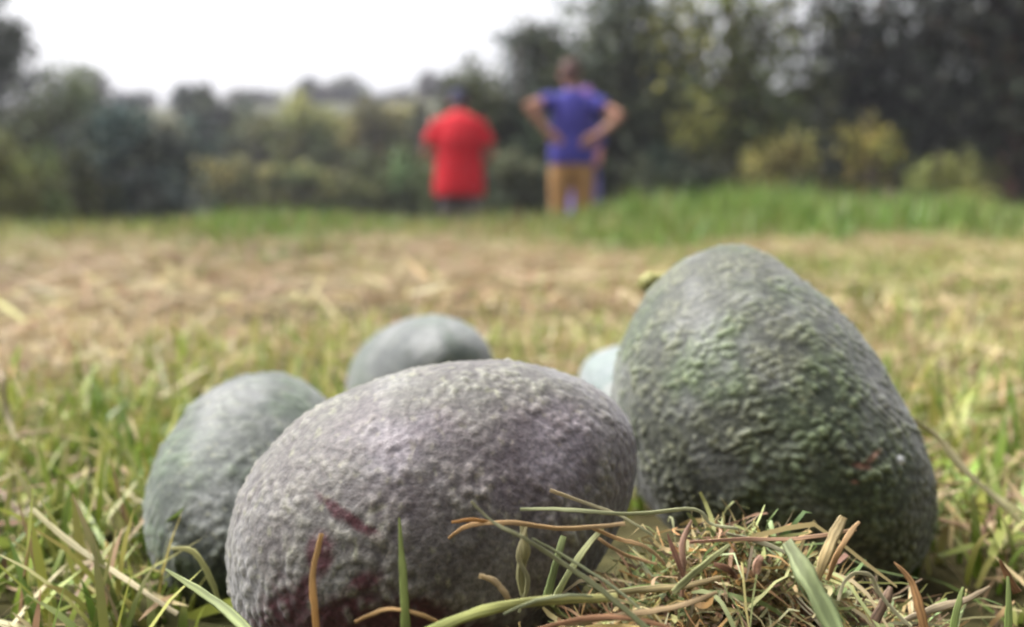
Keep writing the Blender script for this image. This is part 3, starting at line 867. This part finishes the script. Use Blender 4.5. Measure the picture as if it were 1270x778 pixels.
M_DARKHAIR = mat_plain('dark_hair', (0.02, 0.018, 0.03), 0.7)
M_EYE = mat_plain('eye', (0.03, 0.02, 0.02), 0.2)
M_SHOE = mat_plain('shoe_leather', (0.04, 0.03, 0.03), 0.5)
M_SKIN = mat_plain('skin_tanned', (0.38, 0.19, 0.13), 0.5, 0.06)
M_SKINP = mat_plain('skin_pink', (0.46, 0.20, 0.19), 0.5, 0.06)
M_SKIN2 = mat_plain('skin_brown', (0.30, 0.14, 0.095), 0.5, 0.06)
M_RED = mat_plain('red_cotton', (0.50, 0.010, 0.020), 0.85, 0.10, 6)
M_BLUE = mat_plain('blue_cotton', (0.045, 0.040, 0.25), 0.85, 0.10, 6)
M_BLUE2 = mat_plain('lavender_denim', (0.16, 0.14, 0.42), 0.85, 0.10, 6)
M_TAN = mat_plain('tan_twill', (0.36, 0.20, 0.08), 0.85, 0.10, 6)
M_GREYT = mat_plain('grey_trousers', (0.12, 0.10, 0.12), 0.85, 0.2, 4)
M_NAVY = mat_plain('navy_cap', (0.02, 0.02, 0.07), 0.8)
M_CAPB = mat_plain('blue_cap', (0.16, 0.07, 0.22), 0.8)
M_HAIR = mat_plain('brown_hair', (0.09, 0.045, 0.04), 0.7)
M_PINK = mat_plain('pink_cotton', (0.40, 0.12, 0.24), 0.85)

def place(px, d):
    x = (px - CX) / F * d
    return (x, d, hz(x, d) - 0.005)
# arms: elbow, wrist, hand direction, palm normal, finger curl, thumb side, sleeve share
person('person in a loose red shirt and dark cap, head bowed', place(570, 7.5), 0.0, 1.55, M_RED, M_GREYT, M_SKIN2, M_NAVY,
       {-1: ((-0.32, 0.00, 1.14), (-0.18, 0.22, 1.04), (0.8, 0.5, 0.1), (0.2, -0.2, 1), 0.8, 1, 0.72),
        1: ((0.32, 0.00, 1.12), (0.18, 0.22, 1.02), (-0.8, 0.5, 0.1), (-0.2, -0.2, 1), 0.8, -1, 0.72)},
       wide=1.12, hem=0.72, head=(-0.01, 0.10, 1.60), tilt=0.6, cap=True, loose_=1.3)
person('person in a blue shirt and tan trousers, hands on hips', place(708, 8.0), 0.0, 1.82, M_BLUE, M_TAN, M_SKIN, M_HAIR,
       {-1: ((-0.385, -0.17, 1.36), (-0.205, -0.165, 1.14), (0.75, 0.05, -0.6), (0.1, 1, 0), 0.25, -1, 0.42),
        1: ((0.40, -0.15, 1.275), (0.19, -0.165, 1.11), (-0.8, 0.05, -0.45), (-0.1, 1, 0), 0.25, 1, 0.42)},
       wide=1.0, hem=0.88, head=(-0.02, 0.04, 1.635), tilt=0.12, cap=False, loose_=0.5)
person('person mostly hidden behind the blue shirt, pinkish face under a mauve cap', place(724, 8.75), R(200), 1.70, M_BLUE, M_BLUE2, M_SKINP, M_CAPB,
       {-1: ((-0.14, 0.03, 1.13), (-0.06, 0.19, 1.06), (0.9, 0.3, 0.1), (0, -1, 0), 0.5, 1, 0.8),
        1: ((0.14, 0.03, 1.13), (0.06, 0.19, 1.00), (-0.9, 0.3, 0.1), (0, -1, 0), 0.5, -1, 0.8)},
       wide=0.76, hem=0.85, cap=True, loose_=0.6)

# ------------------------------------------------------------------ hay pile in front
def pile_h(x, y):
    return 0.034 * np.exp(-(((x - 0.042) / 0.028) ** 2 + ((y - 0.163) / 0.017) ** 2)) + 0.016 * np.exp(-(((x - 0.008) / 0.022) ** 2 + ((y - 0.146) / 0.012) ** 2)) \
         + 0.008 * np.exp(-(((x - 0.085) / 0.022) ** 2 + ((y - 0.168) / 0.02) ** 2))

HAYC = np.array([(0.42, 0.31, 0.15), (0.30, 0.20, 0.10), (0.52, 0.42, 0.23), (0.38, 0.36, 0.17), (0.27, 0.29, 0.12), (0.42, 0.25, 0.11), (0.18, 0.12, 0.07), (0.36, 0.34, 0.21), (0.37, 0.23, 0.15), (0.17, 0.20, 0.08), (0.12, 0.08, 0.05)])
def strands(n_, spread, lr, wr, jitter, below):
    """bent, twisted dry strips heaped on the mound"""
    x = 0.044 + rng.normal(size=n_) * spread[0]; y = 0.160 + rng.normal(size=n_) * spread[1]
    hh = pile_h(x, y)
    z = hh * (0.15 + 0.9 * rng.random(n_) ** below) - 0.001
    seg = 6
    P = np.stack([x, y, z], 1)
    az = rng.random(n_) * 6.283; el = rng.normal(size=n_) * 0.32
    L_ = lr[0] + (lr[1] - lr[0]) * rng.random(n_) ** 2
    wd = wr * (0.35 + 0.9 * rng.random(n_) ** 2)
    cols = pick(HAYC, n_, 0.2) * (0.60 + 0.9 * vnoise(x * 190, y * 190 + z * 240))[:, None] * (1 - np.array([0.25, 0.0, 0.15]) * sstep(0.55, 0.8, vnoise(x * 120 + 40, z * 160))[:, None])
    da = rng.normal(size=n_) * jitter; de = rng.normal(size=n_) * jitter
    roll = rng.random(n_) * 3.14; dr_ = rng.normal(size=n_) * 0.35
    V = []
    for s in range(seg + 1):
        d = np.stack([np.cos(el) * np.cos(az), np.cos(el) * np.sin(az), np.sin(el)], 1)
        s1 = np.stack([-np.sin(az), np.cos(az), np.zeros(n_)], 1); s2 = np.cross(d, s1)
        sd_ = s1 * np.cos(roll)[:, None] + s2 * np.sin(roll)[:, None]
        ww = wd * (0.5 if s in (0, seg) else 1.0) * 0.5
        V.append(P - sd_ * ww[:, None]); V.append(P + sd_ * ww[:, None])
        P = P + d * (L_ / seg)[:, None]
        az = az + da + rng.normal(size=n_) * jitter * 0.7; el = np.clip(el + de + rng.normal(size=n_) * jitter * 0.7, -1.0, 0.9); roll = roll + dr_
        g = pile_h(P[:, 0], P[:, 1]) + 0.006
        P[:, 2] = np.minimum(P[:, 2], g + 0.004); P[:, 2] = np.maximum(P[:, 2], 0.0)
    V = np.stack(V, 1); k = 2 * (seg + 1)
    off = (np.arange(n_) * k)[:, None]
    f = np.stack([off + np.array([[2 * s, 2 * s + 1, 2 * s + 3, 2 * s + 2]]) for s in range(seg)], 1).reshape(-1, 4)
    return V.reshape(-1, 3), f, np.repeat(cols, k, 0)
parts = [strands(4200, (0.026, 0.012), (0.005, 0.020), 0.0009, 0.17, 0.7), strands(2400, (0.022, 0.010), (0.002, 0.007), 0.0011, 0.30, 0.55), strands(300, (0.028, 0.012), (0.018, 0.036), 0.0008, 0.10, 0.5), strands(1600, (0.024, 0.011), (0.004, 0.014), 0.0003, 0.3, 0.5)]
V = np.concatenate([p[0] for p in parts])
o_ = np.cumsum([0] + [len(p[0]) for p in parts])
f = np.concatenate([p[1] + o_[i] for i, p in enumerate(parts)])
C = np.concatenate([p[2] for p in parts])
hp_ = link('hay_clippings', np_mesh('hay_clippings', V, f, C), M_HAY)
tag(hp_, 'matted heap of dry brown hay clippings in front of the avocados', 'hay pile', kind='stuff')

# single stalks and blades that stand out
def ribbon(name, label, pts, widths, c1, c2=None, dist=0.15, cat='grass blade', bulge=0.25, group=None, face=None, parent=None):
    """one blade: a folded, tapering strip through points (px, py[, depth])"""
    P = []
    for p in pts:
        P.append(unproj(p[0], p[1], p[2] if len(p) > 2 else dist))
    # Catmull-Rom refinement
    Q, Wd = [], []
    m = len(P)
    ws = np.interp(np.linspace(0, 1, m), np.linspace(0, 1, len(widths)), widths)
    for i in range(m - 1):
        p0, p1, p2, p3 = P[max(i - 1, 0)], P[i], P[i + 1], P[min(i + 2, m - 1)]
        for s in range(6):
            t = s / 6
            Q.append(0.5 * ((2 * p1) + (p2 - p0) * t + (2 * p0 - 5 * p1 + 4 * p2 - p3) * t * t + (3 * p1 - p0 - 3 * p2 + p3) * t ** 3))
            Wd.append(ws[i] * (1 - t) + ws[i + 1] * t)
    Q.append(P[-1]); Wd.append(ws[-1])
    org = Q[0].copy()
    vs, cs_, fs = [], [], []
    c1 = np.array(c1) * 0.98; c2 = np.array(c2) * 0.98 if c2 is not None else c1
    US = np.linspace(-1, 1, 9); NS = len(US)
    streak = [random.uniform(0.6, 1.25) for _ in range(NS)]
    for i, q_ in enumerate(Q):
        t = (Q[min(i + 1, len(Q) - 1)] - Q[max(i - 1, 0)]).normalized()
        view = Vector(face) if face else (Vector((0, 0, CAM_H)) - q_).normalized()
        tw = math.sin(i * 0.35 + len(pts)) * 0.3
        s1 = t.cross(view).normalized(); s2 = s1.cross(t).normalized()
        sd_ = (s1 * math.cos(tw) + s2 * math.sin(tw)).normalized()
        up = sd_.cross(t).normalized()
        hw = Wd[i] * 0.00080 / 2 * (1 + 0.08 * math.sin(i * 0.9 + org.x * 900) + random.uniform(-0.05, 0.05))
        th = max(0.0001, hw * 0.2)
        wob = (sd_ * random.uniform(-1, 1) + up * random.uniform(-1, 1)) * 0.00005
        for u_ in US:
            ridge = bulge * (1 - u_ * u_) * (0.6 + 0.4 * abs(u_)) + 0.07 * math.cos(u_ * 9.0)
            vs.append(q_ - org + wob + sd_ * hw * u_ + up * hw * ridge)
        vs.append(q_ - org + wob - up * th)
        f_ = i / max(1, len(Q) - 1)
        for k in range(NS + 1):
            st_ = (streak[k] if k < NS else 0.9) * (1 + random.uniform(-0.12, 0.12)) * (1 + 0.15 * math.sin(i * 0.6 + org.z * 700))
            cs_.append((c1 * (1 - f_) + c2 * f_) * st_)
    NT = NS + 1
    for i in range(len(Q) - 1):
        for k in range(NT):
            k2 = (k + 1) % NT
            fs.append((i * NT + k, i * NT + k2, (i + 1) * NT + k2, (i + 1) * NT + k))
    me = np_mesh(name, np.array([tuple(v) for v in vs]), np.array(fs), np.array(cs_))
    o = link(name, me, M_HAY if parent is None or True else None, parent)
    o.location = org
    if parent is not None:
        o.location = org - parent.location
    else:
        tag(o, label, cat, group)
    return o

GRN = (0.17, 0.24, 0.06); GRN2 = (0.25, 0.30, 0.11); ORG = (0.48, 0.31, 0.14); TAN = (0.48, 0.36, 0.19); PALE = (0.55, 0.47, 0.30); GGY = (0.30, 0.32, 0.19); PNK = (0.46, 0.26, 0.19); BRN = (0.26, 0.14, 0.07)
ribbon('grass_blade', 'single upright green blade before the purple-grey avocado', [(506, 850, .135), (503, 770, .137), (499, 700, .139), (495, 642, .141)], [1.9, 1.9, 1.5, 0.3], (0.16, 0.20, 0.05), (0.24, 0.29, 0.09))
ribbon('grass_blade', 'curved orange dry blade standing before the maroon bruise', [(400, 850, .135), (392, 770, .137), (388, 715, .138), (399, 662, .139)], [1.2, 1.4, 1.3, 0.8], (0.45, 0.22, 0.06), (0.55, 0.36, 0.16))
ribbon('straw', 'orange straw arching low beside the upright green blade', [(440, 772, .137), (480, 756, .137), (520, 762, .138), (555, 782, .139), (570, 820, .14)], [0.7, 0.8, 0.8, 0.7], ORG, cat='straw')
ribbon('stalk', 'thick light green stalk lying across the left of the hay pile', [(500, 800, .134), (555, 774, .136), (610, 755, .138), (680, 745, .140), (765, 741, .143)], [2.3, 2.2, 2.0, 1.7], (0.30, 0.34, 0.10), (0.36, 0.34, 0.14), cat='stalk', bulge=0.6)
ribbon('stalk', 'tan stalk running on from the thick light green one', [(745, 738, .147), (800, 731, .148), (850, 727, .149), (895, 716, .151)], [1.3, 1.5, 1.4, 0.9], (0.45, 0.40, 0.20), TAN, cat='stalk', bulge=0.6)
ribbon('straw', 'long grey-green straw slanting down across the hay pile', [(584, 622, .139), (612, 648, .139), (650, 668, .139), (700, 700, .139), (750, 735, .139), (825, 800, .137)], [0.5, 0.7, 0.9, 1.1, 1.1], (0.36, 0.35, 0.22), (0.22, 0.24, 0.12), cat='straw')
ribbon('straw', 'thin grey straw running close beside the long slanting one', [(660, 668, .141), (705, 693, .141), (760, 728, .141), (810, 768, .140)], [0.4, 0.6, 0.6, 0.5], GGY, cat='straw')
ribbon('straw', 'orange forked straw pointing at the purple-grey avocado', [(556, 668, .143), (585, 651, .143), (640, 649, .144), (700, 656, .146), (775, 650, .148)], [0.5, 1.0, 0.9, 0.9], (0.50, 0.31, 0.14), (0.50, 0.36, 0.20), cat='straw')
ribbon('straw', 'short prong beside the orange forked straw', [(560, 648, .143), (590, 645, .143), (625, 652, .144)], [0.5, 0.8, 0.6], (0.52, 0.28, 0.10), cat='straw')
ribbon('straw', 'pale green straw arching over the pile to the dark gap', [(645, 632, .153), (700, 632, .153), (780, 638, .154), (860, 632, .155), (882, 650, .155), (915, 656, .155)], [0.6, 0.9, 0.8, 0.8, 0.6], (0.34, 0.36, 0.20), (0.42, 0.42, 0.26), cat='straw')
ribbon('straw', 'pale buff straw lying highest on the left of the pile', [(682, 608, .157), (720, 622, .157), (770, 640, .157), (810, 665, .156)], [0.9, 0.8, 0.6, 0.5], (0.50, 0.40, 0.26), GGY, cat='straw')
ribbon('straw', 'long pinkish straw lying level across the top of the pile', [(855, 673, .152), (920, 669, .153), (990, 668, .154), (1062, 657, .155)], [0.6, 0.8, 0.9, 0.8], PNK, (0.50, 0.33, 0.20), cat='straw')
ribbon('dry_leaf', 'pale folded dry leaf standing up from the pile', [(1010, 730, .149), (1022, 695, .149), (1034, 665, .149), (1046, 641, .149)], [1.6, 2.2, 2.6, 1.6], (0.50, 0.38, 0.18), (0.58, 0.47, 0.27), cat='leaf')
ribbon('dry_leaf', 'narrow brown leaf beside the pale folded one', [(1026, 720, .150), (1040, 685, .150), (1055, 660, .150), (1066, 647, .150)], [1.0, 1.2, 1.2, 0.5], (0.42, 0.26, 0.12), (0.52, 0.36, 0.20), cat='leaf')
ribbon('grass_blade', 'broad green blade lying down the front of the pile', [(975, 672, .143), (995, 705, .139), (1018, 745, .136), (1050, 810, .132)], [2.4, 3.9, 3.9, 3.4], (0.27, 0.30, 0.16), (0.22, 0.28, 0.12), bulge=0.12)
ribbon('straw', 'pale straw curled in a loop at the right end of the pile', [(1040, 745, .150), (1047, 722, .150), (1062, 711, .150), (1080, 715, .150), (1090, 735, .150), (1108, 757, .149), (1130, 778, .148)], [0.7, 0.8, 0.9, 0.9, 0.7], (0.46, 0.42, 0.27), (0.40, 0.38, 0.24), cat='straw')
ribbon('dry_leaf', 'pointed brown leaf leaning right of the curled straw', [(1150, 800, .150), (1142, 760, .151), (1130, 722, .152), (1109, 697, .153)], [1.8, 2.0, 1.5, 0.3], (0.36, 0.20, 0.08), (0.44, 0.26, 0.13), cat='leaf')
ribbon('grass_blade', 'short green blade right of the pointed brown leaf', [(1178, 810, .155), (1184, 770, .156), (1194, 728, .157)], [1.6, 1.8, 0.5], GRN, GRN2)
ribbon('grass_blade', 'green blade beside a dark dry bud at the far right', [(1248, 810, .158), (1251, 760, .159), (1250, 715, .160)], [1.4, 1.6, 0.6], GRN, GRN2)
ribbon('dry_leaf', 'small dark brown bud leaf next to the far right green blade', [(1262, 735, .162), (1250, 715, .162), (1240, 695, .162)], [1.8, 1.6, 0.6], BRN, cat='leaf')
ribbon('withered_blade', 'crumpled grey-green blade hanging at the left end of the pile', [(648, 650, .147), (651, 680, .147), (646, 710, .147), (650, 745, .147)], [1.1, 2.4, 2.2, 1.0], (0.34, 0.31, 0.17), (0.27, 0.26, 0.13), bulge=0.8)
ribbon('withered_blade', 'thin crumpled blade twisted against the crumpled grey-green one', [(655, 648, .146), (643, 690, .146), (655, 720, .146), (644, 760, .146)], [0.5, 1.0, 1.0, 0.5], (0.38, 0.34, 0.2), (0.26, 0.26, 0.14))
ribbon('grass_blade', 'dark green blade leaning behind the crumpled one', [(676, 750, .150), (686, 712, .151), (699, 665, .152)], [1.7, 1.8, 1.3], (0.17, 0.22, 0.08), (0.23, 0.27, 0.12))
ribbon('grass_blade', 'light green blade leaning right over the tan stalk', [(684, 752, .149), (705, 712, .150), (728, 678, .151), (748, 655, .152)], [1.4, 1.5, 1.4, 0.8], (0.34, 0.38, 0.16), (0.40, 0.40, 0.22))
ribbon('dry_leaf', 'curled little dry leaf left of the crumpled blade', [(594, 714, .142), (612, 720, .142), (624, 732, .142), (634, 750, .142)], [0.9, 1.3, 1.4, 0.9], (0.46, 0.35, 0.2), (0.30, 0.22, 0.12), cat='leaf', bulge=0.7)
ribbon('straw', 'fine grey straw low over the thick green stalk', [(625, 762, .137), (665, 745, .138), (705, 738, .139), (735, 740, .140)], [0.5, 0.7, 0.6, 0.4], GGY, cat='straw')
ribbon('straw', 'orange fibre bent over the left of the pile top', [(735, 655, .150), (765, 668, .150), (800, 678, .150), (825, 700, .150)], [0.7, 0.9, 0.8, 0.5], (0.48, 0.31, 0.15), (0.42, 0.28, 0.15), cat='straw')
ribbon('straw', 'second orange fibre under the bent one', [(742, 668, .149), (775, 688, .149), (815, 700, .149)], [0.6, 0.8, 0.5], (0.48, 0.32, 0.17), cat='straw')
ribbon('seed_head', 'pinkish brown tuft standing in the middle of the pile top', [(846, 740, .151), (848, 705, .151), (846, 675, .151), (858, 645, .151)], [0.8, 1.2, 1.5, 0.4], (0.40, 0.25, 0.18), (0.48, 0.31, 0.23), cat='seed head', bulge=0.8)
ribbon('seed_head', 'ragged side wisp of the pinkish brown tuft', [(848, 715, .150), (838, 690, .150), (828, 662, .150)], [0.8, 1.4, 0.3], (0.32, 0.17, 0.12), (0.44, 0.25, 0.19), cat='seed head')
ribbon('straw', 'olive straw rising through the middle of the pile', [(835, 735, .147), (868, 705, .148), (905, 675, .149)], [1.4, 1.5, 0.6], (0.27, 0.28, 0.13), cat='straw')
ribbon('straw', 'grey straw lying along the right shoulder of the pile', [(900, 662, .155), (940, 672, .155), (985, 690, .154), (1010, 712, .153)], [0.8, 1.0, 1.0, 0.6], (0.38, 0.36, 0.24), cat='straw')
ribbon('dry_leaf', 'dark curled flake on the face of the pile', [(885, 700, .145), (902, 706, .144), (915, 718, .144)], [0.9, 1.5, 0.5], (0.14, 0.07, 0.04), cat='leaf')
ribbon('dry_leaf', 'pink dry flake below the grey straw on the pile', [(938, 712, .146), (940, 698, .146), (945, 690, .146)], [1.4, 1.9, 1.0], (0.50, 0.31, 0.22), cat='leaf')
ribbon('straw', 'tan straw lying at the foot of the pile', [(700, 775, .139), (770, 764, .139), (840, 752, .140), (890, 735, .141)], [0.9, 1.2, 1.2, 0.7], (0.44, 0.32, 0.18), cat='straw')
ribbon('straw', 'reddish straw crossing the foot of the pile', [(640, 790, .137), (720, 768, .138), (790, 768, .139), (860, 790, .139)], [0.8, 1.0, 1.0, 0.7], (0.42, 0.23, 0.13), cat='straw')
ribbon('dry_leaf', 'crooked dry leaf lying right of the curled straw', [(1120, 770, .158), (1160, 755, .158), (1195, 745, .159), (1228, 728, .160)], [1.0, 2.0, 1.6, 0.5], (0.40, 0.33, 0.22), (0.32, 0.25, 0.16), cat='leaf', bulge=0.6)
ribbon('dry_leaf', 'dark folded leaf between curled straw and pointed leaf', [(1085, 770, .156), (1098, 745, .156), (1105, 728, .156)], [2.0, 2.4, 1.0], (0.20, 0.13, 0.09), (0.34, 0.24, 0.17), cat='leaf', bulge=0.7)
# softer ones to the sides
ribbon('straw', 'long pale straw leaning against the tall avocado from the right', [(1128, 518, .235), (1165, 545, .235), (1210, 595, .232), (1290, 670, .228)], [1.2, 1.6, 1.6, 1.2], (0.68, 0.62, 0.40), cat='straw')
ribbon('straw', 'second pale straw below the long leaning one', [(1155, 530, .24), (1185, 575, .238), (1235, 615, .235), (1275, 640, .232)], [1.0, 1.4, 1.4, 1.0], (0.64, 0.60, 0.36), cat='straw')
ribbon('straw', 'pale jointed straw slanting through the green grass on the left', [(40, 632, .20), (90, 675, .195), (150, 715, .19), (220, 762, .185)], [1.4, 1.6, 1.5, 1.2], (0.58, 0.54, 0.32), (0.58, 0.50, 0.33), cat='straw')
ribbon('grass_blade', 'broad grey-green blade slanting before the left avocado', [(205, 706, .168), (250, 735, .162), (290, 765, .157), (340, 820, .15)], [0.5, 1.9, 2.4, 2.4], (0.30, 0.34, 0.16), (0.27, 0.32, 0.13))
ribbon('grass_blade', 'yellow-green blade bending over at the foot of the left avocado', [(275, 760, .185), (262, 720, .186), (240, 685, .187), (212, 680, .188)], [1.2, 1.5, 1.5, 0.8], (0.28, 0.30, 0.10), (0.40, 0.38, 0.17))
ribbon('straw', 'faded upright straw on the lawn beyond the tall avocado', [(1204, 440, .55), (1203, 405, .55), (1207, 362, .55)], [3.0, 3.4, 2.0], (0.55, 0.46, 0.30), cat='straw')
ribbon('straw', 'pale flat straw on the lawn left of the far avocado', [(112, 424, .45), (140, 455, .44), (170, 482, .43)], [2.5, 3.5, 2.5], (0.52, 0.45, 0.28), cat='straw')
ribbon('straw', 'buff straw curving at the left border of the lawn', [(5, 470, .3), (8, 510, .3), (20, 545, .295)], [2.0, 2.6, 1.6], (0.52, 0.45, 0.30), cat='straw')

# ------------------------------------------------------------------ haze
HAZE = 0.0018
if HAZE > 0:
    bm = bmesh.new()
    bmesh.ops.create_cube(bm, size=1.0)
    for v in bm.verts:
        v.co = Vector((v.co.x * 2600, -8 + (v.co.y + 0.5) * 930, -2.0 + (v.co.z + 0.5) * 24))
    me = bpy.data.meshes.new('haze'); bm.to_mesh(me); bm.free()
    m, n, out = new_mat('haze_air')
    pv = n.nodes.new('ShaderNodeVolumePrincipled')
    pv.inputs['Color'].default_value = (0.84, 0.83, 0.97, 1)
    pv.inputs['Density'].default_value = HAZE
    n.links.new(pv.outputs[0], out.inputs['Volume'])
    h_ = link('haze', me, m)
    tag(h_, 'thin pale haze over the meadow and trees', 'haze', kind='stuff')
